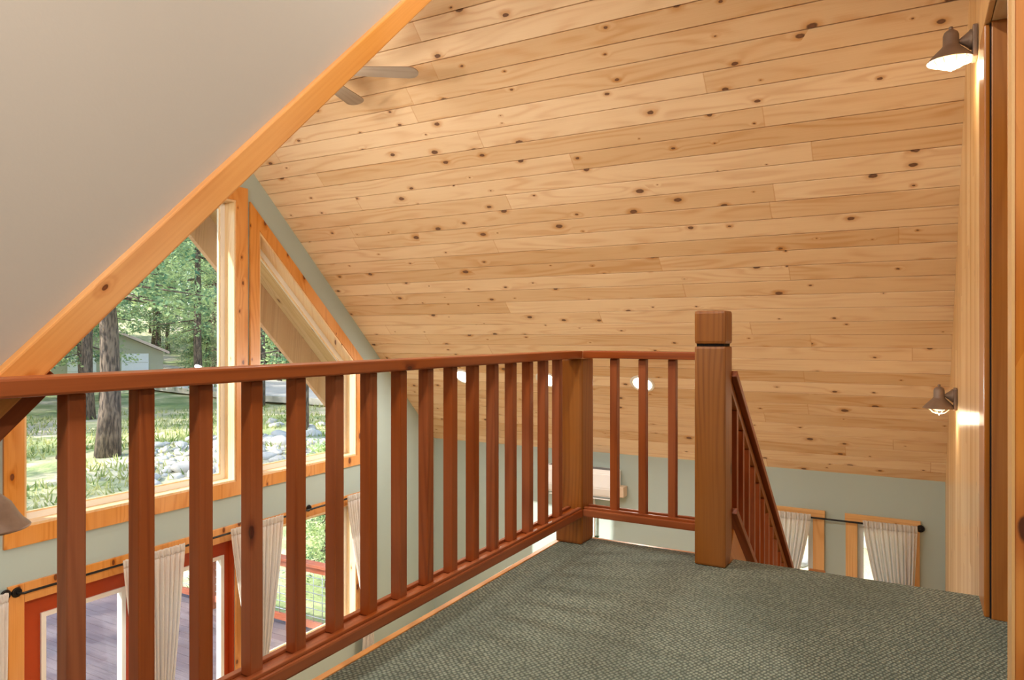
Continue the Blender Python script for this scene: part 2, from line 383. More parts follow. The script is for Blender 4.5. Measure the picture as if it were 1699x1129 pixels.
WB = [(-.9, .75), (.9, .75), (.9, 1.62), (-.9, 1.62)]
struct(one('wall_back', 'cheek', lambda b: plate(b, [(-1.6, -.35), (2.0, -.35), (2.0, 2.1), (-1.6, 2.1)], [], 'Y', YB, YB - .12)), 'taupe loft wall closing the loft', 'wall')
struct(one('wall_lower', 'sage', lambda b: box(b, XS, 2.0, YL - .05, YL + .05, ZM, -.3)), 'sage wall beneath the loft landing', 'wall')

def boards(b, length, x0, x1):
    n = int(length / BW) + 1; top = []
    for i in range(n):
        y0 = i * BW; y1 = min((i + 1) * BW, length)
        if y1 - y0 < .02: break
        top += [(y0, -.018), (y0 + .0028, -.018), (y0 + .0028, -.003), (y0 + .005, 0.0), (y1 - .005, 0.0), (y1 - .0028, -.003), (y1 - .0028, -.018), (y1, -.018)]
    clean = []
    for p in top:
        if not clean or (abs(p[0] - clean[-1][0]) + abs(p[1] - clean[-1][1])) > 1e-6: clean.append(p)
    A = [b.verts.new((x0, p[0], p[1])) for p in clean]; B = [b.verts.new((x1, p[0], p[1])) for p in clean]
    for i in range(len(clean) - 1): b.faces.new((A[i], B[i], B[i + 1], A[i + 1]))
    L = clean[-1][0]
    c = [b.verts.new(q) for q in ((x0, 0, -.04), (x1, 0, -.04), (x1, L, -.04), (x0, L, -.04))]
    b.faces.new(c); b.faces.new((A[0], c[0], c[1], B[0])); b.faces.new((A[-1], B[-1], c[2], c[3]))
    b.faces.new([c[0]] + A + [c[3]]); b.faces.new([c[1]] + B + [c[2]])
def frame(origin, x, y, z):
    m = Matrix((x, y, z)).transposed().to_4x4(); m.translation = origin; return m
LFAR = (KW + .12 - YR) / CT
MF = frame((0, KW + .12, zfar(KW + .12)), (1, 0, 0), (0, -CT, ST), (0, -ST, -CT))
struct(one('ceiling', 'ceil', lambda b: boards(b, LFAR, XO + .02, 2.0), mw=MF), 'knotty pine tongue and groove boards lining the sloping ceiling', 'ceiling')
LN = (YR + .7) / CT
MN = frame((0, -.7, znear(-.7)), (-1, 0, 0), (0, CT, ST), (0, ST, -CT))
struct(one('ceiling_near', 'ceil', lambda b: boards(b, LN, 1.53, -XO - .02), mw=MN), 'pine board ceiling slope on the loft side of the great room', 'ceiling')
def shed(b): prism(b, [(YB - .12, 2.3 + .4 * (YB - .12)), (YR + .02, 2.3 + .4 * YR + .01), (YR + .02, 2.3 + .4 * YR + .16), (YB - .12, 2.3 + .4 * (YB - .12) + .15)], 'X', -1.59, 2.1)
struct(one('ceiling_loft', 'offwhite', shed), 'white ceiling above the loft', 'ceiling')
# outer roof, soffit, rake boards
t = thing('roof', 'dark shingled roof with boarded overhang past the gable', 'roof', kind='structure')
one('shingles', 'shingle', lambda b: box(b, XO - 1.08, 2.2, -.6, LFAR - .02, -.42, -.172), t, mw=MF)
one('soffit_boards', 'soffit', lambda b: box(b, XO - 1.06, XO - .002, -.6, LFAR - .05, -.17, -.14), t, mw=MF)
one('shingles', 'shingle', lambda b: box(b, 1.6, -XO + 1.08, -.5, LN - .06, -.42, -.172), t, mw=MN)
one('soffit_boards', 'soffit', lambda b: box(b, -XO + .002, -XO + 1.06, -.5, LN - .08, -.17, -.14), t, mw=MN)
one('shingles', 'shingle', lambda b: prism(b, [(YB - .4, 2.3 + .4 * (YB - .4) + .17), (YR + .05, 2.3 + .4 * YR + .19), (YR + .05, 2.3 + .4 * YR + .4), (YB - .4, 2.3 + .4 * (YB - .4) + .36)], 'X', -1.7, 2.25), t)
one('rake_board', 'barge', lambda b: box(b, XO - 1.08, XO - 1.02, -.7, LFAR + .1, -.16, .195), t, mw=MF)
one('rake_board', 'barge', lambda b: box(b, -XO + 1.02, -XO + 1.08, -.6, LN - .1, -.16, .195), t, mw=MN)

# ------------------------------------------------------------------ sloping trim at the cheek wall
def slope_thing(name, label, cat, mat, x, y0, y1, z_at0, depth, thick, rise=SL, kind=None):
    th = math.atan(rise)
    L = (y1 - y0) / math.cos(th)
    m = frame((x, y0, z_at0 + rise * y0), (0, math.cos(th), math.sin(th)), (-1, 0, 0), (0, -math.sin(th), math.cos(th)))
    return tag(one(name, mat, lambda b: box(b, 0, L, 0, thick, 0, depth, .004), mw=m), label, cat, kind=kind)
slope_thing('trim_2', 'long orange pine trim board sloping up along the taupe wall', 'trim', 'trim_x', -1.444, .36, 3.45, .18, .0615, .17, kind='structure')
slope_thing('diagonal_brace', 'short reddish brown diagonal board under the wall end of the long handrail', 'brace', 'red_x', -1.462, .42, .80, .128, .036, .10)

# ------------------------------------------------------------------ loft balustrade
RT, RB = .924, .889
def railing(name, label, L, offs, axis, g=None):
    """local: runs along +x, loft side at y=0 facing -y"""
    r = thing(name, label, 'railing')
    m = 'red_x'
    bx('handrail', m, r, 0, L, 0, .088, RB, RT, bev=.005)
    br = bx('bottom_rail', m, r, 0, L, 0, .088, .134, .170, bev=.006)
    one('rail_fillet', m, lambda b: (box(b, 0.002, L - .002, .008, .026, .1695, .180, .003), box(b, 0.002, L - .002, .062, .080, .1695, .180, .003)), br)
    first = None
    for o in offs:
        if first is None:
            first = bx('baluster', 'red_z', r, -.018, .018, -.019, .019, .171, RB - .001, bev=.004)
            first.location = (o, .044, 0)
        else:
            c = first.copy(); COL.objects.link(c); c.parent = r; c.location = (o, .044, 0)
    return r
# long one: local x -> +Y, local y -> -X ; origin at X=-1.37
ra = railing('railing', 'long redwood balustrade along the loft edge facing the tall windows', 3.136 - .56, [.79 + .1437 * i - .56 for i in range(16)], 'Y')
ra.matrix_world = frame((-1.368, .56, 0), (0, 1, 0), (-1, 0, 0), (0, 0, 1))
rb = railing('railing', 'short redwood balustrade between the corner post and the stair newel', -.834 + 1.374, [-1.228 + 1.374, -1.0885 + 1.374, -.949 + 1.374], 'X')
rb.location = (-1.374, 3.145, 0)
def cpost(b): box(b, -1.513, -1.375, 3.138, 3.284, 0, RB - .001, .012)
tag(one('corner_post', 'post', cpost), 'square brown post at the corner where both balustrades meet', 'post')
nw = thing('newel_post', 'tall square brown newel post at the head of the stairs', 'post', (-.767, 3.187, 0))
bx('shaft', 'post', nw, -.067, .067, -.067, .067, 0, .950, bev=.010)
bx('neck', 'gap_shade', nw, -.058, .058, -.058, .058, .949, .962, bev=0)  # recessed neck coloured near-black in place of its shade
bx('cap_block', 'post', nw, -.068, .068, -.068, .068, .960, 1.106, bev=.014)

# ------------------------------------------------------------------ stairs and stair rail
SR = .787; ys0, zs0 = 3.372, .754
st = thing('railing', 'sloping redwood stair railing descending beyond the newel post', 'railing', (-.72, 0, 0))
thS = math.atan(SR)
def along(y0, y1, ztop0, x0, x1, d0, d1, name, mat, par, bev=.004):
    L = (y1 - y0) / math.cos(thS)
    m = frame((0, y0, ztop0), (0, math.cos(thS), -math.sin(thS)), (-1, 0, 0), (0, math.sin(thS), math.cos(thS)))
    # columns: x along slope, y -> -X, z up normal
    o = one(name, mat, lambda b: box(b, 0, L, -x1, -x0, -d1, -d0, bev), par)
    o.matrix_basis = m
    return o
y_end = 6.55
along(3.262, y_end, zs0 + SR * (ys0 - 3.262), -.042, .042, 0, .032, 'handrail', 'red_x', st)
along(3.262, y_end, zs0 + SR * (ys0 - 3.262) - .05, -.018, .018, .0, .045, 'upper_fillet', 'post', st)
along(3.262, y_end, .149 + SR * (3.367 - 3.262), -.042, .042, 0, .03, 'bottom_rail', 'red_x', st)
y = 3.375; first = None
while y < y_end - .1:
    zt = zs0 - SR * (y - ys0) - .1; zb = .149 - SR * (y - 3.367) - .02
    if first is None:
        first = bx('baluster', 'red_z', st, -.018, .018, -.018, .018, 0, zt - zb, bev=.003); first.location = (0, y, zb)
    else:
        c = first.copy(); COL.objects.link(c); c.parent = st; c.location = (0, y, zb)
    y += .1365
ss = thing('staircase', 'carpeted stairs going down between the newel railing and the pine wall', 'stairs', (0, 0, 0))
n = 15; rise = -ZM / n; run = rise / SR
def treads(b):
    for i in range(1, n):
        z = -rise * i; yy = YL + .03 + run * (i - 1)
        box(b, -.69, XS - .002, yy, yy + run + .02, z - .05, z)
        box(b, -.69, XS - .002, yy - .012, yy, z, z + rise - .05)
one('steps', 'carpet', treads, ss)
along(YL + .03, 6.75, .149 + SR * (3.367 - YL - .03) - .03, -.76, -.70, .04, .36, 'stringer', 'trim_x', ss)
tag(bx('newel_post', 'post', None, -.785, -.655, 6.55, 6.68, ZM, -1.02, bev=.01), 'square post at the foot of the stairs', 'post')

# ------------------------------------------------------------------ hall doorway at the right
d2 = thing('door_2', 'pine cased hall opening at the head of the stairs', 'doorway', kind='structure')
bx('casing', 'jambdark', d2, .219, .239, 3.036, 3.25, -.001, 2.10, bev=.006)
bx('shadow_gap', 'gap_shade', d2, .236, .241, 3.029, 3.036, -.001, 2.10, bev=0)  # black strip painted where the casing gap is only in shade
bx('jamb', 'jambdark', d2, .241, .40, 3.022, 3.058, -.001, 2.104, bev=.003)
bx('door_stop', 'jambdark', d2, .30, .34, 3.008, 3.022, -.001, 2.104, bev=.003)
bx('head_casing', 'lighttrim_z', d2, .219, .239, 1.535, 3.25, 2.102, 2.24, bev=.004)
bx('head_jamb', 'jamb_y', d2, .241, .40, 1.535, 3.058, 2.104, 2.13, bev=.003)
bx('jamb', 'lighttrim_z', d2, .146, .1495, 1.472, 1.533, -.001, 3.2, bev=.004)  # pale veneer, paints the lit edge onto the knotty board

# ------------------------------------------------------------------ gable windows
def casing_loop(b, pts, w, x0, x1):
    """mitred frame of width w outside the loop (y,z), counter-clockwise"""
    n = len(pts); P = [Vector(p) for p in pts]
    ar = sum(P[i].x * P[(i + 1) % n].y - P[(i + 1) % n].x * P[i].y for i in range(n))
    sg = 1 if ar > 0 else -1
    out = []
    for i in range(n):
        d0 = (P[i] - P[i - 1]).normalized(); d1 = (P[(i + 1) % n] - P[i]).normalized()
        n0 = Vector((d0.y, -d0.x)) * sg; n1 = Vector((d1.y, -d1.x)) * sg
        k = w / (1 + n0.dot(n1)); out.append(P[i] + (n0 + n1) * k)
    for i in range(n):
        j = (i + 1) % n
        prism(b, [tuple(P[i]), tuple(P[j]), tuple(out[j]), tuple(out[i])], 'X', x0, x1)
    return [tuple(o) for o in out]
def inset(pts, w):
    n = len(pts); P = [Vector(p) for p in pts]
    ar = sum(P[i].x * P[(i + 1) % n].y - P[(i + 1) % n].x * P[i].y for i in range(n)); sg = 1 if ar > 0 else -1
    o = []
    for i in range(n):
        d0 = (P[i] - P[i - 1]).normalized(); d1 = (P[(i + 1) % n] - P[i]).normalized()
        n0 = Vector((-d0.y, d0.x)) * sg; n1 = Vector((-d1.y, d1.x)) * sg
        o.append(tuple(P[i] + (n0 + n1) * (w / (1 + n0.dot(n1)))))
    return o
def window(nm, label, pts, casw=.105, fw=.045):
    w = thing(nm, label, 'window', kind='structure')
    one('casing', 'trim_z', lambda b: casing_loop(b, pts, casw, XG + .001, XG + .022), w)
    i1 = inset(pts, .018)
    one('jamb_liner', 'jamb_z', lambda b: casing_loop(b, i1, .0179, XG + .012, XG - .118), w)
    i2 = inset(pts, .018 + fw)
    fr = one('frame', 'white', lambda b: casing_loop(b, i2, fw + .0175, XG - .119, XO + .01), w)
    i3 = inset(pts, .018 + fw + .012)
    one('inner_bead', 'jamb_z', lambda b: casing_loop(b, i3, .012, XG - .125, XG - .145), fr)
    one('pane', 'glass', lambda b: prism(b, inset(pts, .018 + fw), 'X', XG - .150, XG - .156), w)
    return w
window('window_1', 'tall rectangular centre window under the ridge', W1, .13)
window('window_2', 'raked window with sloping head right of the centre window', W2, .109)
window('window_3', 'raked window mirrored on the other side of the centre window', W3)
window('window_4', 'lower window between the patio door and the far corner', W4)
window('window_5', 'lower window on the loft side of the patio door', W5)

# patio door
d1 = thing('door_1', 'burnt orange glazed double patio door below the centre window', 'door', kind='structure')
one('casing', 'trim_z', lambda b: (box(b, XG + .001, XG + .022, 2.636, 2.741, ZM, -.755, .003), box(b, XG + .001, XG + .022, 4.555, 4.66, ZM, -.755, .003), box(b, XG + .001, XG + .023, 2.742, 4.554, -.89, -.755, .003)), d1)
def leaf(y0, y1, g0, g1):
    zt, zb = -.905, ZM + .02
    x0, x1 = XG - .10, XG - .055
    o = one('door_leaf', 'reddoor', lambda b: (box(b, x0, x1, y0, g0, zb, zt, .003), box(b, x0, x1, g1, y1, zb, zt, .003), box(b, x0, x1, g0 - .002, g1 + .002, -1.03, zt, .003), box(b, x0, x1, g0 - .002, g1 + .002, zb, zb + .3, .003)), d1)
    one('glass_frame', 'white', lambda b: casing_loop(b, [(g0 + .035, zb + .33), (g1 - .035, zb + .33), (g1 - .035, -1.062), (g0 + .035, -1.062)], .034, x1 + .014, x0 - .005), o)
    one('pane', 'glass', lambda b: box(b, XG - .081, XG - .075, g0 + .03, g1 - .03, zb + .32, -1.055), o)
    return o
leaf(2.762, 3.642, 2.885, 3.53)
l2 = leaf(3.646, 4.534, 3.78, 4.475)
one('handle', 'black', lambda b: tube(b, [(XG - .055, 3.70, -1.95), (XG - .005, 3.70, -1.95), (XG - .005, 3.78, -1.95)], .011), l2)
one('door_frame', 'reddoor', lambda b: (box(b, XG - .12, XG - .002, 2.743, 2.76, ZM + .005, -.892), box(b, XG - .12, XG - .002, 4.536, 4.553, ZM + .005, -.892), box(b, XG - .12, XG - .002, 2.76, 4.536, -.904, -.892)), d1)

# ------------------------------------------------------------------ knee wall windows
def kwindow(nm, label, pts):
    w = thing(nm, label, 'window', kind='structure')
    x0, x1 = pts[0][0], pts[1][0]; zb, zt = pts[0][1], pts[2][1]
    one('casing', 'lighttrim_z', lambda b: (box(b, x0 - .105, x0, KW - .022, KW - .001, zb - .11, zt, .003), box(b, x1, x1 + .105, KW - .022, KW - .001, zb - .11, zt, .003), box(b, x0 + .001, x1 - .001, KW - .022, KW - .001, zb - .11, zb, .003)), w)
    bx('head_casing', 'lighttrim_x', w, x0 - .112, x1 + .112, KW - .026, KW - .001, zt, zt + .072)
    def fr(b):
        for a in ((x0, x0 + .05, zb, zt), (x1 - .05, x1, zb, zt), (x0 + .05, x1 - .05, zb, zb + .05), (x0 + .05, x1 - .05, zt - .05, zt)):
            box(b, a[0], a[1], KW + .03, KW + .09, a[2], a[3], .003)
    one('frame', 'white', fr, w)
    one('pane', 'glass', lambda b: box(b, x0 + .045, x1 - .045, KW + .06, KW + .065, zb + .045, zt - .045), w)
kwindow('window_6', 'low window in the far wall seen past the stair railing', KA)
kwindow('window_7', 'low window in the far wall nearest the pine stair wall', KB)

# ------------------------------------------------------------------ curtain rods and curtains
def rod(label, axis, a0, a1, off, z, plates):
    r = thing('curtain_rod', label, 'curtain rod')
    if axis == 'Y':
        P = lambda a, d, zz: (XG + d, a, zz)
    else:
        P = lambda a, d, zz: (a, KW - d, zz)
    one('rod', 'black', lambda b: tube(b, [P(a0, .012, z), P(a0, off * .55, z - .004), P(a0 + .03, off * .9, z - .004), P(a0 + .07, off, z), P(a1 - .07, off, z), P(a1 - .03, off * .9, z), P(a1, off * .55, z), P(a1, .012, z)], .009), r)
    for a in plates:
        bk = one('bracket', 'black', lambda b: tube(b, [P(a, .022, z), P(a, .034, z)], [.036, .030], 20), r)
        if a not in (a0, a1): one('bracket_arm', 'black', lambda b: tube(b, [P(a, .03, z), P(a, off - .005, z - .012)], .008), bk)
    return r
rod('black wrap around rod spanning the patio door head', 'Y', 2.69, 4.74, .075, -.805, (2.69, 4.74))
rod('black rod above the lower window beside the patio door', 'Y', 4.79, 6.42, .075, -.80, (4.79, 5.47, 6.42))
rod('black rod on the lower window at the loft side of the patio door', 'Y', .9, 2.62, .075, -.80, (.9, 2.62))
rod('black rod joining the two low windows of the far wall', 'X', -1.44, .06, .075, -.815, (-1.44, .06))
def curtain(label, axis, top, tie, bot, zt, zb, ztie, folds=9, off=.094, ph=0.0, group=None):
    cu = thing('curtain', label, 'curtain', group=group)
    NU, NV = 20 * folds, 46
    def build(b, za, zc, header=False):
        rows = []
        for j in range(NV + 1 if not header else 5):
            f = j / (NV if not header else 4); z = za + (zc - za) * f
            if z > ztie:
                q = (zt - z) / (zt - ztie); q = max(0, min(1, q)); q = q ** 1.25
                l = top[0] + (tie[0] - top[0]) * q; r = top[1] + (tie[1] - top[1]) * q
            else:
                q = (ztie - z) / max(.01, ztie - zb); q = min(1, q) ** .7
                l = tie[0] + (bot[0] - tie[0]) * q; r = tie[1] + (bot[1] - tie[1]) * q
            row = []
            for i in range(NU + 1):
                u = i / NU; a = l + (r - l) * u
                amp = .008 + .009 * min(1, (zt - z) / .5) if not header else .007
                d = amp * math.sin(u * folds * 2.9 * math.pi + ph + 1.1 * math.sin(5 * u + ph) + .6 * math.sin(3 * u + z * 1.3)) + .006 * math.sin(u * folds * 4.7 * math.pi + z * 2)
                if header: d += .004 * math.sin(u * folds * 9 * math.pi + 20 * f)
                d = max(-.05 if z < zt - .12 else -.006, d)
                p = (XG + off + d, a, z) if axis == 'Y' else (a, KW - off - d, z)
                row.append(b.verts.new(p))
            rows.append(row)
        for p, q in zip(rows, rows[1:]):
            for i in range(NU): b.faces.new((p[i], p[i + 1], q[i + 1], q[i])).smooth = True
    for nm, a in (('panel', (zt - .03, zb, False)), ('gathered_header', (zt + .035, zt - .032, True))):
        bm = bmesh.new(); build(bm, *a)
        o = obj(nm, bm, 'cloth', cu, recalc=False)
        md = o.modifiers.new('thickness', 'SOLIDIFY'); md.thickness = .003
    return cu
curtain('cream curtain hanging at the loft side of the patio door casing', 'Y', (2.10, 2.60), (2.46, 2.58), (2.30, 2.62), -.80, -2.9, -2.15, 7)
curtain('cream curtain hanging over the middle of the patio door', 'Y', (3.42, 3.97), (3.60, 3.82), (3.5, 3.9), -.805, -2.85, -2.25, 8, ph=1)
curtain('cream curtain tied between the patio door and the lower window', 'Y', (4.44, 5.06), (4.70, 4.84), (4.62, 4.95), -.80, -2.9, -2.16, 9, ph=2)
curtain('cream curtain at the corner end of the lower window', 'Y', (5.98, 6.40), (6.26, 6.39), (6.2, 6.42), -.80, -2.9, -2.16, 7, ph=.4)
curtain('white curtain on the low far window behind the stair railing', 'X', (-1.41, -.885), (-1.30, -1.12), (-1.38, -1.05), -.815, -2.3, -1.85, 9, ph=.3)
curtain('white curtain on the low far window beside the pine wall', 'X', (-.42, .035), (-.20, -.02), (-.28, .02), -.815, -2.3, -1.85, 8, ph=1.4)

# ------------------------------------------------------------------ lantern wall lights
def sconce(label, loc, sc_=1.0):
    s = thing('wall_light', label, 'wall light', loc, group='lantern lights on the pine stair wall'); s.scale = (sc_,) * 3
    bp = one('backplate', 'bronze', lambda b: (box(b, -.022, -.001, -.052, .052, -.075, .075, .006),), s)
    Mx = Matrix.Translation((-.022, 0, .022)) @ Matrix.Rotation(-math.pi / 2, 4, 'Y')
    one('arm', 'bronze', lambda b: lathe(b, [(.046, 0), (.046, .008), (.038, .014), (.026, .028), (.016, .042), (.009, .05), (.009, .078)], 28, Mx), s)
    T = Matrix.Translation((-.105, 0, 0))
    one('shade', 'bronze', lambda b: lathe(b, [(0, .098), (.008, .096), (.010, .088), (.006, .082), (.016, .080), (.028, .070), (.033, .056), (.034, .01), (.040, .0), (.056, -.016), (.080, -.040), (.098, -.062), (.100, -.066)], 40, T), s)
    one('shade_lining', 'shadein', lambda b: lathe(b, [(.099, -.0665), (.096, -.062), (.078, -.042), (.054, -.018), (.036, -.004), (0, -.003)], 40, T), s)
    one('bulb', 'bulb', lambda b: lathe(b, [(0, -.004), (.022, -.006), (.042, -.022), (.050, -.044), (.046, -.064), (.030, -.080), (0, -.087)], 28, T), s)
    def guard(b):
        for k in range(4):
            a = k * math.pi / 4 + .3
            pts = [T @ Vector((.072 * math.cos(a) * math.cos(q), .072 * math.sin(a) * math.cos(q), -.045 - .058 * math.sin(q))) for q in [math.pi * i / 14 for i in range(15)]]
            tube(b, pts, .0022, 6)
        ring = [T @ Vector((.0705 * math.cos(q), .0705 * math.sin(q), -.058)) for q in [2 * math.pi * i / 28 for i in range(29)]]
        tube(b, ring, .0022, 6, cap=False)
        lathe(b, [(0, -.099), (.005, -.101), (.005, -.110), (0, -.112)], 10, T)
    one('wire_guard', 'shadein', guard, s)
    return s
sconce('lit bronze lantern light high on the pine wall beside the hall opening', (XS, 3.945, 2.35))
sconce('lit bronze lantern light low on the pine wall above the stairs', (XS, 5.70, .565))

# ------------------------------------------------------------------ recessed ceiling lights, with unseen added ones
def can(label, mw, group):
    c = thing('recessed_or_added_light', label, 'ceiling light', group=group); c.matrix_world = mw
    one('trim_ring', 'white', lambda b: lathe(b, [(.095, .001), (.097, .007), (.116, .009), (.124, .004), (.124, .0005)], 40), c)
    one('lens', 'lamp', lambda b: lathe(b, [(0, .0035), (.096, .0035)], 40), c)
    return c
def on_far(x, yy): 
    m = MF.copy(); m.translation = Vector((x, yy, zfar(yy))); return m
def on_near(x, yy):
    m = MN.copy(); m.translation = Vector((x, yy, znear(yy))); return m
can('lit round recessed light on the far slope nearest the gable wall', on_far(-4.45, 6.838), 'recessed lights on the far slope')
can('lit round recessed light on the far slope beside the corner post top', on_far(-3.40, 6.838), 'recessed lights on the far slope')
can('lit round recessed light on the far slope above the short balustrade', on_far(-2.345, 6.848), 'recessed lights on the far slope')
for i, x in enumerate((-4.45, -3.40, -2.345)):
    can('added unseen round light on the loft side slope, ' + ('nearest the gable wall', 'between two others', 'nearest the taupe wall')[i], on_near(x, 2.3), 'added unseen lights on the loft side slope')  # unseen fittings added to light the far slope
for i, p in enumerate(((-.75, .1), (-.75, 1.5), (.9, .1))):
    zz = 2.3 + .4 * p[1]
    sl = math.atan(.4)
    m = frame((p[0], p[1], zz), (-1, 0, 0), (0, math.cos(sl), math.sin(sl)), (0, math.sin(sl), -math.cos(sl)))
    can('added unseen round light in the white loft ceiling ' + ('over the viewer', 'over the carpet', 'over the hall side')[i], m, 'added unseen lights in the loft ceiling')  # unseen fittings added to light the railing, carpet and taupe wall

# ------------------------------------------------------------------ ceiling fan
FC = Vector((-3.575, 3.585, 2.80))
fn = thing('ceiling_fan', 'ceiling fan with greyed wood blades hanging from the ridge', 'fan', FC)
one('downrod', 'bronze', lambda b: tube(b, [(0, 0, .08), (0, 0, ZR - FC.z - .03)], .012), fn)
one('canopy', 'bronze', lambda b: lathe(b, [(0.03, ZR - FC.z - .14), (.06, ZR - FC.z - .11), (.07, ZR - FC.z - .04), (0, ZR - FC.z - .03)], 28), fn)
one('motor', 'bronze', lambda b: lathe(b, [(0, .10), (.04, .09), (.09, .06), (.12, .02), (.12, -.03), (.09, -.06), (.05, -.08), (.05, -.11), (0, -.115)], 36), fn)
one('added_light_bowl', 'lamp', lambda b: lathe(b, [(.05, -.112), (.10, -.12), (.095, -.16), (.06, -.19), (0, -.2)], 30), fn)  # glowing bowl out of sight, added for interior fill
def blade(b):
    w0, w1 = .05, .068; pts = [(.2, -w0), (.66, -w1)]
    pts += [(.66 + .07 * math.cos(q), w1 * math.sin(q)) for q in [-math.pi / 2 + math.pi * i / 10 for i in range(1, 10)]]
    pts += [(.66, w1), (.2, w0)]
    prism(b, pts, 'Z', -.004, .004)
    for v in b.verts: v.co = Matrix.Rotation(R(-12), 4, 'X') @ v.co
for k in range(5):
    a = R(33 + 72 * k)
    bl = one('blade', 'fan', blade, fn); bl.rotation_euler = (0, 0, a); bl.location = (0, 0, .0)
    one('blade_arm', 'bronze', lambda b: box(b, .10, .26, -.018, .018, -.012, -.005, .002), bl)

# ------------------------------------------------------------------ pendant lamp
pl = thing('pendant_lamp', 'bronze dome pendant lamp hanging in front of the tall window', 'pendant lamp', (-3.407, 1.533, .188))
pl.scale = (.87, .87, .87)
one('shade', 'bronze', lambda b: lathe(b, [(.02, .20), (.035, .195), (.045, .17), (.085, .155), (.125, .115), (.155, .06), (.175, .03), (.198, .008), (.205, 0), (.203, -.004)], 48), pl)
one('shade_lining', 'shadein', lambda b: lathe(b, [(.2025, -.0045), (.194, .004), (.172, .024), (.15, .055), (.12, .108), (.08, .148), (0, .15)], 48), pl)
one('bulb', 'bulb', lambda b: lathe(b, [(0, .14), (.02, .13), (.032, .09), (.026, .06), (0, .05)], 20), pl)
one('cord', 'black', lambda b: tube(b, [(0, 0, .19), (0, 0, (znear(1.533) - .188 - .02) / .87)], .005), pl)
one('canopy', 'bronze', lambda b: lathe(b, [(.006, (znear(1.533) - .188) / .87 - .12), (.05, (znear(1.533) - .188) / .87 - .09), (.06, (znear(1.533) - .188) / .87 + .03)], 24), pl)

# ------------------------------------------------------------------ wall air conditioner
ac = thing('air_conditioner', 'white wall mounted air conditioner under the far slope', 'air conditioner', (-3.33, KW, -.53))
def acbody(b):
    pts = [(0, -.0), (-.16, -.0), (-.205, -.035), (-.215, -.2), (-.19, -.29), (-.12, -.325), (0, -.325)]
    prism(b, [(p[0] - .001, p[1]) for p in pts], 'X', -.46, .425)
    bmesh.ops.bevel(b, geom=list(b.edges), offset=.01, segments=2, affect='EDGES')
one('body', 'acwhite', acbody, ac)
one('top_vent', 'acgrey', lambda b: [box(b, -.42, .36, -.15 + .024 * k, -.138 + .024 * k, .0005, .004) for k in range(5)], ac)
one('louvre', 'acwhite', lambda b: box(b, -.40, .36, -.185, -.125, -.332, -.324, .002), ac)
one('line_cover', 'beige', lambda b: box(b, .426, .50, -.13, -.001, -.30, -.18, .012), ac)
one('drain_tube', 'acwhite', lambda b: tube(b, [(.11, -.06, -.325), (.11, -.03, -.40), (.11, -.02, -1.6)], .012), ac)

# ------------------------------------------------------------------ house plant below it
pp = thing('potted_plant', 'dark leafy plant against the far wall below the air conditioner', 'plant', (-3.16, KW - .42, ZM))
one('pot', 'ceramic', lambda b: lathe(b, [(0, 0), (.14, 0), (.17, .05), (.2, .3), (.21, .32), (.19, .32), (.18, .28), (0, .27)], 28), pp)
def stems(b):
    for k in range(5):
        a = k * 1.3; tube(b, [(.03 * math.cos(a), .03 * math.sin(a), .26), (.06 * math.cos(a), .06 * math.sin(a), .9), (.10 * math.cos(a), .10 * math.sin(a), 1.45)], [.012, .009, .005], 6)
one('stem', 'bark', stems, pp)
def quad_leaf(b, p, d, n, w, l):
    s = d.cross(n).normalized(); t_ = [p, p + d * l * .4 + s * w, p + d * l, p + d * l * .4 - s * w]
    b.faces.new([b.verts.new(q) for q in t_])
def rv(): 
    while True:
        v = Vector((random.uniform(-1, 1), random.uniform(-1, 1), random.uniform(-1, 1)))
        if .1 < v.length < 1: return v.normalized()
def pleaves(b):
    for k in range(260):
        z = random.uniform(.7, 1.72); r = .16 * (1 - abs(z - 1.3) / .9)
        a = random.uniform(0, 6.28); p = Vector((r * math.cos(a), r * math.sin(a), z)); d = (Vector((math.cos(a), math.sin(a), .3)) + rv() * .5).normalized()
        quad_leaf(b, p, d, rv(), .022, .09)
one('foliage', 'leafdark', pleaves, pp, recalc=False)

# ------------------------------------------------------------------ outside: terrain
def sstep(a, b, x):
    t_ = max(0, min(1, (x - a) / (b - a))); return t_ * t_ * (3 - 2 * t_)
def gz(x, y):
    h = -3.5 + .10 * mnoise.noise(Vector((x * .25, y * .25, 0))) + .5 * mnoise.noise(Vector((x * .03, y * .03, 5))) * sstep(15, 50, math.hypot(x, y))
    h += 9 * sstep(75, 140, math.hypot(x, y))
    h += 3.0 * sstep(8.6, 13.5, y) * sstep(-7.5, -4.5, x)
    bm_ = math.exp(-(((x + 20) * .5 - (y - 17) * .1) / 3.2) ** 2 - ((y - 19) / 4.5) ** 2)
    return h + .45 * bm_
def terrain(b):
    xs = [-150 + i * 3.0 for i in range(42)] + [-24 + i * .8 for i in range(64)]
    ys = [-60 + i * 4.0 for i in range(15)] + [0 + i * .8 for i in range(45)] + [36 + i * 3.5 for i in range(34)]
    g = [[b.verts.new((x, y, gz(x, y))) for y in ys] for x in xs]
    for i in range(len(xs) - 1):
        for j in range(len(ys) - 1):
            b.faces.new((g[i][j], g[i + 1][j], g[i + 1][j + 1], g[i][j + 1])).smooth = True
struct(one('ground', 'ground', terrain), 'grassy yard with bare earth beyond the windows', 'ground')
def drive(b):
    L = [(-75, 44), (-52, 39), (-40, 37), (-30, 36.5), (-14, 38), (10, 40)]
    A = [b.verts.new((x, y - 3.5, gz(x, y - 3.5) + .14)) for x, y in L]; B = [b.verts.new((x, y + 5, gz(x, y + 5) + .14)) for x, y in L]
    for i in range(len(L) - 1): b.faces.new((A[i], A[i + 1], B[i + 1], B[i]))
o = one('driveway', 'gravel', drive); md = o.modifiers.new('thickness', 'SOLIDIFY'); md.thickness = .4; md.offset = -1
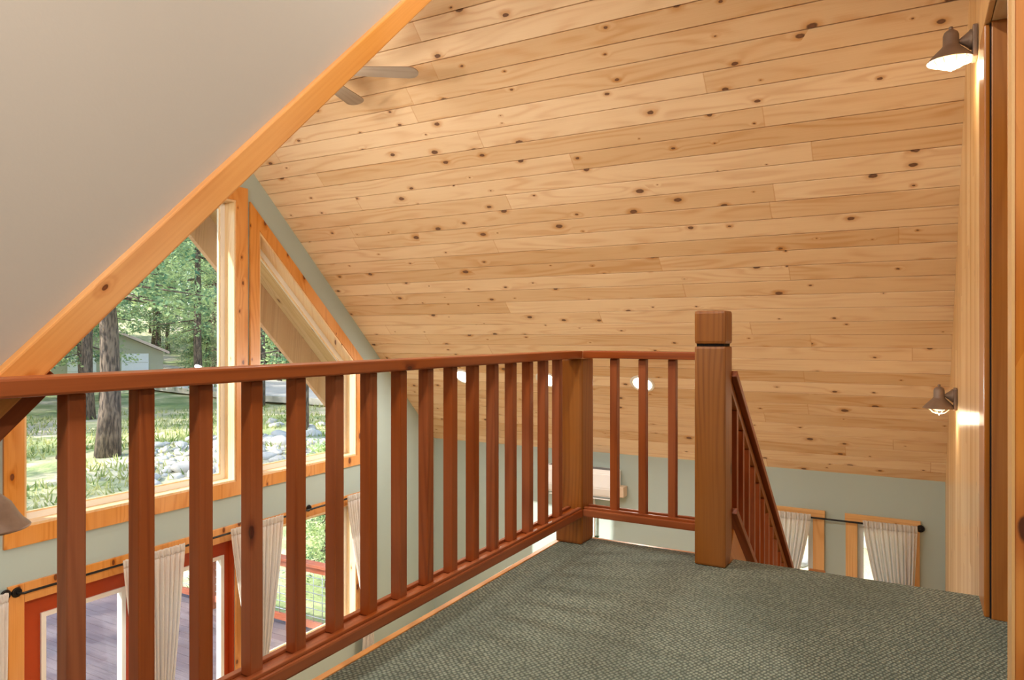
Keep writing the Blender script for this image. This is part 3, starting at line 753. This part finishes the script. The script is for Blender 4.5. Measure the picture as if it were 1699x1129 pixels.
struct(o, 'pale gravel drive crossing the yard in front of the trees', 'driveway')

# deck
struct(one('deck', 'deck', lambda b: [box(b, XO - 6.6, XO - .01, -.4 + .145 * k, -.4 + .145 * k + .139, ZM - .08, ZM - .04) for k in range(53)]), 'reddish board deck outside the patio door', 'deck')
dr = thing('deck_railing', 'redwood deck railing with wire mesh infill outside the lower window', 'railing', (XO - .1, 7.05, ZM - .04))
bx('top_rail', 'decked', dr, -6.4, 0, -.07, .07, .93, .97)
bx('middle_rail', 'decked', dr, -6.4, 0, -.02, .02, .84, .93)
bx('lower_rail', 'decked', dr, -6.4, 0, -.02, .02, .10, .19)
for k in range(5): bx('rail_post', 'decked', dr, -.09 - 1.57 * k, 0 - 1.57 * k, -.045, .045, 0, .929)
def mesh_wire(b):
    for k in range(6): tube(b, [(-6.3, 0, .25 + .105 * k), (-.05, 0, .25 + .105 * k)], .006, 5)
    for k in range(40): tube(b, [(-6.25 + .158 * k, 0, .19), (-6.25 + .158 * k, 0, .84)], .005, 5)
one('wire_mesh', 'wire', mesh_wire, dr)

# garage
ga = thing('garage', 'pale sage garage with white roll doors behind the pine trunks', 'garage', (-60.5, 37.0, gz(-60, 37) - .1), (0, 0, R(57)))
# local: front faces -y toward the house, x across
def gbody(b): prism(b, [(-4.2, 0), (4.2, 0), (4.2, 3.0), (0, 4.95), (-4.2, 3.0)], 'Y', 0, 8)
one('wall', 'garage', gbody, ga)
for s in (-1, 1):
    one('roof_slope', 'roofedge', lambda b: prism(b, [(0, 5.02), (s * 4.7, 2.84), (s * 4.7, 3.06), (0, 5.25)], 'Y', -.5, 8.4), ga)
    gd = bx('door', 'garagedoor', ga, s * 2.0 - 1.05, s * 2.0 + 1.05, -.05, -.002, .02, 2.9)
    one('door_panel_line', 'garage', lambda b: [box(b, s * 2.0 - 1.0, s * 2.0 + 1.0, -.056, -.051, .7 * k, .7 * k + .03) for k in (1, 2, 3)], gd)

# ------------------------------------------------------------------ trees
def tree_variant(seed, h, crown0, rad, rt, n):
    rnd = random.Random(seed)
    bt = bmesh.new()
    tube(bt, [(.06 * math.sin(i * 1.7 + seed), .06 * math.cos(i * 1.3 + seed), h * i / 9 - (.3 if i == 0 else 0)) for i in range(10)], [rt * (1.25 if i == 0 else 1 - .09 * i) for i in range(10)], 12)
    bmesh.ops.recalc_face_normals(bt, faces=list(bt.faces))
    mt = bpy.data.meshes.new('trunk'); bt.to_mesh(mt); bt.free(); mt.materials.append(M['bark'])
    bf = bmesh.new(); bb = bf
    for k in range(n):
        q = rnd.random() ** .8; z = crown0 + (h - crown0) * q
        rr = rad * (1 - q) ** .7 * rnd.uniform(.35, 1.0) + .15; a = rnd.uniform(0, 6.283)
        tip = Vector((rr * math.cos(a), rr * math.sin(a), z - .12 * rr))
        if k % 3 == 0: tube(bb, [(0, 0, z + .1), tip], [.05, .015], 5)
        nl = 62
        for _ in range(nl):
            p = tip + Vector((rnd.gauss(0, .36), rnd.gauss(0, .36), rnd.gauss(0, .17)))
            d = Vector((rnd.gauss(0, 1), rnd.gauss(0, 1), rnd.gauss(.1, .6))).normalized(); nn = Vector((rnd.gauss(0, 1), rnd.gauss(0, 1), rnd.gauss(0, 1))).normalized()
            s = d.cross(nn)
            if s.length < .1: continue
            s.normalize(); l = rnd.uniform(.12, .27); w = l * .24
            bf.faces.new([bf.verts.new(v) for v in (p, p + d * l * .5 + s * w, p + d * l, p + d * l * .5 - s * w)])
    mf = bpy.data.meshes.new('foliage'); bf.to_mesh(mf); bf.free(); mf.materials.append(M['needle'])
    mf.materials.append(M['bark'])
    for pl_ in mf.polygons:
        if pl_.use_smooth or len(pl_.vertices) == 5: pl_.material_index = 1
    return mt, mf
VAR = [tree_variant(3, 16, 3.6, 3.3, .26, 150), tree_variant(5, 19, 4.9, 3.4, .30, 150), tree_variant(8, 13, 2.2, 2.6, .19, 120), tree_variant(9, 6, .8, 1.6, .09, 70), tree_variant(21, 18, 5.0, 3.7, .30, 260)]
def tree(x, y, v, s=1.0, label=None, group=None, rz=None, sxy=None, trunk=1.0):
    r = thing('pine_tree', label, 'tree', (x, y, gz(x, y) - .05), (0, 0, rz if rz is not None else random.uniform(0, 6.28)), group)
    for nm, me in zip(('trunk', 'foliage'), VAR[v]):
        o = bpy.data.objects.new(nm, me); COL.objects.link(o); o.parent = r; o.scale = (s * (trunk if nm == 'trunk' else 1),) * 2 + (s,)
    return r
tree(-24.9, 15.2, 4, 1.06, 'thick dark pine trunk standing alone nearest the tall window', trunk=1.15)
tree(-39.5, 23.0, 1, 1.1, 'dark pine trunk behind the nearest trunk, closer to the garage', trunk=.95)
tree(-24.6, 24.4, 0, .9, 'slender pine trunk beside the rocks seen through the raked window', trunk=.6)
tree(-48.5, 29.4, 1, 1.25, 'pine standing before the garage corner')
G = 'pines in the woods beyond the yard'; LBL = 'tall pine in the sunlit woods beyond the gravel drive'
placed = [(-24.9, 15.2), (-39.5, 23.0), (-24.6, 24.4), (-48.5, 29.4)]
cnt = 0; tries = 0
while cnt < 150 and tries < 9000:
    tries += 1
    ang = random.uniform(R(24), R(49)) if random.random() < .62 else random.uniform(R(-2), R(66)); d = random.uniform(44, 110) if random.random() < .7 else random.uniform(40, 66)
    x, y = -d * math.cos(ang), d * math.sin(ang)
    # keep the garage front and the drive clear
    if (x + 60) ** 2 + (y - 38) ** 2 < 7.5 ** 2: continue
    if 32 < y < 42 and x > -56: continue
    pu = math.degrees(math.atan2(y, -x))
    if 30.5 < pu < 36.5 and d < 68: continue
    if d < 48 and 22 < pu < 46: continue
    if any((x - q[0]) ** 2 + (y - q[1]) ** 2 < 3.6 ** 2 for q in placed): continue
    placed.append((x, y)); cnt += 1
    tree(x, y, random.choice((0, 1, 1, 2, 0)), random.uniform(.85, 1.2), LBL, G)
for x, y, v, s in ((-44, 34, 3, .9), (-66, 50, 3, 1.1), (-41, 47, 3, 1.2), (-50, 52, 3, 1.2), (-36, 49, 3, 1.1), (-58, 56, 3, 1.3), (-30, 50, 3, 1.3), (-46, 60, 3, 1.2)):
    tree(x, y, v, s, 'small bushy young pine at the edge of the woods', 'young pines at the edge of the woods')
# trees shading the deck and yard
for x, y, v, s in ((-15, -12, 0, .9), (-21.5, -7.5, 1, 1.05), (-26, -3.5, 0, .9), (-30, 3.5, 1, 1.0), (-14.5, -10, 0, .9), (-35, -6, 1, 1)):
    tree(x, y, v, s, 'tall pine on the loft side of the yard', 'pines on the loft side of the yard')
for x, y, v, s in ((-2.8, 26.5, 0, .9), (1.6, 28, 2, 1), (7, 24, 0, 1), (-6.5, 27, 1, .9)):
    tree(x, y, v, s, 'pine on the stony bank behind the far wall', 'pines on the stony bank')
for x, y, s_, l in ((-9.2, 9.6, .34, 'added low evergreen standing in for bank shade past the deck railing, nearer the house'), (-10.9, 11.4, .38, 'added low evergreen standing in for bank shade past the deck railing, nearer the rock bed'), (-8.2, 11.2, .36, 'added low evergreen standing in for bank shade behind the other two past the deck railing')):
    tree(x, y, 3, s_, l)  # dark evergreens added in place of the shaded bank
# downed branch near the thick trunk
tag(one('fallen_branch', 'bark', lambda b: tube(b, [(-26.2, 14.2, gz(-26.2, 14.2) + .05), (-27.4, 15.2, gz(-27, 15) + .5), (-28.8, 16.4, gz(-28, 16) + 1.1), (-30, 17.2, gz(-30, 17) + 1.7)], [.09, .08, .06, .03], 8)), 'dead grey branch leaning in the grass behind the thick trunk', 'branch')

# ------------------------------------------------------------------ rocks and grass
def rock_mesh(seed):
    b = bmesh.new(); bmesh.ops.create_icosphere(b, subdivisions=3, radius=1.0)
    for v in b.verts:
        k = 1 + .32 * mnoise.noise(v.co * 1.1 + Vector((seed * 7, 0, 0))) + .1 * mnoise.noise(v.co * 3 + Vector((0, seed, 0)))
        v.co *= k; v.co.z *= .68
    for f in b.faces: f.smooth = True
    me = bpy.data.meshes.new('rock'); b.to_mesh(me); b.free(); me.materials.append(M['stone']); return me
RK = [rock_mesh(i) for i in range(6)]
def rock(x, y, r, label, group):
    o = bpy.data.objects.new('rock', random.choice(RK)); COL.objects.link(o)
    o.location = (x, y, gz(x, y) + r * .22); o.scale = (r * random.uniform(.8, 1.3), r * random.uniform(.8, 1.2), r * random.uniform(.8, 1.1)); o.rotation_euler = (0, 0, random.uniform(0, 6.28))
    tag(o, label, 'rock', group)
Q = [Vector((-16.2, 11.0)), Vector((-14.6, 16.5)), Vector((-23.0, 24.5)), Vector((-27.0, 17.4))]
stones = []
for k in range(1100):
    if len(stones) > 235: break
    u, v = random.random(), random.random()
    q = (Q[0] * (1 - u) + Q[1] * u) * (1 - v) + (Q[3] * (1 - u) + Q[2] * u) * v
    if mnoise.noise(Vector((q.x * .35, q.y * .35, 9))) < -.22: continue
    rr_ = random.choice((.11, .14, .18, .24, .3)) * random.uniform(.8, 1.25)
    if any((q.x - a) ** 2 + (q.y - b) ** 2 < (1.02 * (rr_ + c)) ** 2 for a, b, c in stones): continue
    stones.append((q.x, q.y, rr_))
    rock(q.x, q.y, rr_, 'pale round stone of the rock bed in the yard', 'stones of the yard rock bed')
for k in range(14):
    rock(-29.0 + k * .62 + random.gauss(0, .05), 25.6 + random.gauss(0, .4), random.uniform(.2, .3), 'large pale boulder edging the far side of the rock bed', 'boulders edging the rock bed')
tag_ = 'pale round stone on the bank outside the far wall'
for k in range(220):
    rx, ry, rr_ = random.uniform(-3.4, 1.2), 8.7 + 3.2 * random.random(), random.choice((.12, .17, .22, .26))
    if any((rx - a) ** 2 + (ry - b) ** 2 < (1.08 * (rr_ + c)) ** 2 for a, b, c in stones): continue
    stones.append((rx, ry, rr_))
    rock(rx, ry, rr_, tag_, 'stones on the bank')
def grass(b):
    for k in range(15000):
        d = 9 + 34 * random.random() ** 1.3; a = random.uniform(R(12), R(56))
        x, y = XO - d * math.cos(a) , d * math.sin(a) + 1
        if x > -9: continue
        if mnoise.noise(Vector((x * .3, y * .3, 3))) < -.18: continue
        if -26 < x < -12 and 14.2 < y < 22 and random.random() < .6: continue
        z = gz(x, y); hh = random.uniform(.10, .32); w = random.uniform(.015, .03) * 1.6
        dx, dy = random.gauss(0, .1), random.gauss(0, .1); an = random.uniform(0, 3.14); cx, cy = w * math.cos(an), w * math.sin(an)
        b.faces.new([b.verts.new(q) for q in ((x - cx, y - cy, z), (x + cx, y + cy, z), (x + dx, y + dy, z + hh))])
o = one('grass', 'grassblade', grass, recalc=False); tag(o, 'sparse sunlit grass growing over the yard', 'grass', kind='stuff')

# ------------------------------------------------------------------ light
w = bpy.data.worlds.new('sky'); sc.world = w; w.use_nodes = True
nt = w.node_tree; nt.nodes.clear()
sky = nt.nodes.new('ShaderNodeTexSky'); sky.sky_type = 'NISHITA'; sky.sun_disc = False; sky.sun_elevation = R(48); sky.sun_rotation = R(200); sky.air_density = 1.0; sky.dust_density = 1.5
bg = nt.nodes.new('ShaderNodeBackground'); bg.inputs[1].default_value = .42
ow = nt.nodes.new('ShaderNodeOutputWorld')
nt.links.new(sky.outputs[0], bg.inputs[0]); nt.links.new(bg.outputs[0], ow.inputs[0])
def light(name, typ, loc, energy, color=(1, 1, 1), d=None, **k):
    l = bpy.data.lights.new(name, typ); l.energy = energy; l.color = color
    for a, b in k.items(): setattr(l, a, b)
    o = bpy.data.objects.new(name, l); COL.objects.link(o); o.location = loc
    if d is not None: o.rotation_euler = Vector(d).to_track_quat('-Z', 'Y').to_euler()
    return o
SUN = Vector((-.54, -.58, .60)).normalized()
light('sun', 'SUN', (-20, -10, 30), 7.0, (1, .95, .86), -SUN, angle=R(.6))
WARM = (1, .80, .56); NEUT = (1, .93, .84)
nf = Vector((0, -ST, -CT)); nn_ = Vector((0, ST, -CT))
for x in (-4.45, -3.40, -2.345):
    p = Vector((x, 6.838, zfar(6.838))) + nf * .02
    light('recessed_or_added_lamp', 'AREA', p, 17, NEUT, nf, shape='DISK', size=.18)
    p = Vector((x, 2.3, znear(2.3))) + nn_ * .02
    light('recessed_or_added_lamp', 'AREA', p, 16, NEUT, nn_, shape='DISK', size=.18)  # added unseen fill lamp brightening the far slope
sl = math.atan(.4)
for p in ((-.75, .1), (-.75, 1.5), (.9, .1)):
    dn = Vector((0, math.sin(sl), -math.cos(sl)))
    light('recessed_or_added_lamp', 'AREA', Vector((p[0], p[1], 2.3 + .4 * p[1])) + dn * .02, 17, NEUT, dn, shape='DISK', size=.18)  # added unseen fill lamp over the loft
light('added_fan_lamp', 'POINT', FC + Vector((0, 0, -.28)), 5, NEUT, shadow_soft_size=.1)  # added unseen fill lamp under the fan
light('lantern_lamp', 'POINT', (XS - .105, 3.945, 2.35 - .125), 4.5, WARM, shadow_soft_size=.04)
light('lantern_lamp', 'POINT', (XS - .105, 5.70, .565 - .125), 3, WARM, shadow_soft_size=.04)
light('pendant_bulb', 'POINT', (-3.407, 1.533, .188 + .03), 75, NEUT, shadow_soft_size=.04)
# daylight portals at the real openings
def portal(loc, d, sx, sy):
    o = light('daylight_portal', 'AREA', loc, 1, (1, 1, 1), d, shape='RECTANGLE', size=sx, size_y=sy); o.data.cycles.is_portal = True
sc.view_settings.view_transform = 'Standard'; sc.view_settings.look = 'None'
sc.view_settings.exposure = 0.42; sc.view_settings.gamma = 1.0; sc.view_settings.use_curve_mapping = False
cy = sc.cycles
cy.max_bounces = 6; cy.diffuse_bounces = 4; cy.glossy_bounces = 2; cy.transparent_max_bounces = 10; cy.transmission_bounces = 3
cy.use_adaptive_sampling = True; cy.adaptive_threshold = .09; cy.adaptive_min_samples = 16
cy.use_denoising = True; cy.sample_clamp_indirect = 6.0; cy.caustics_reflective = False; cy.caustics_refractive = False
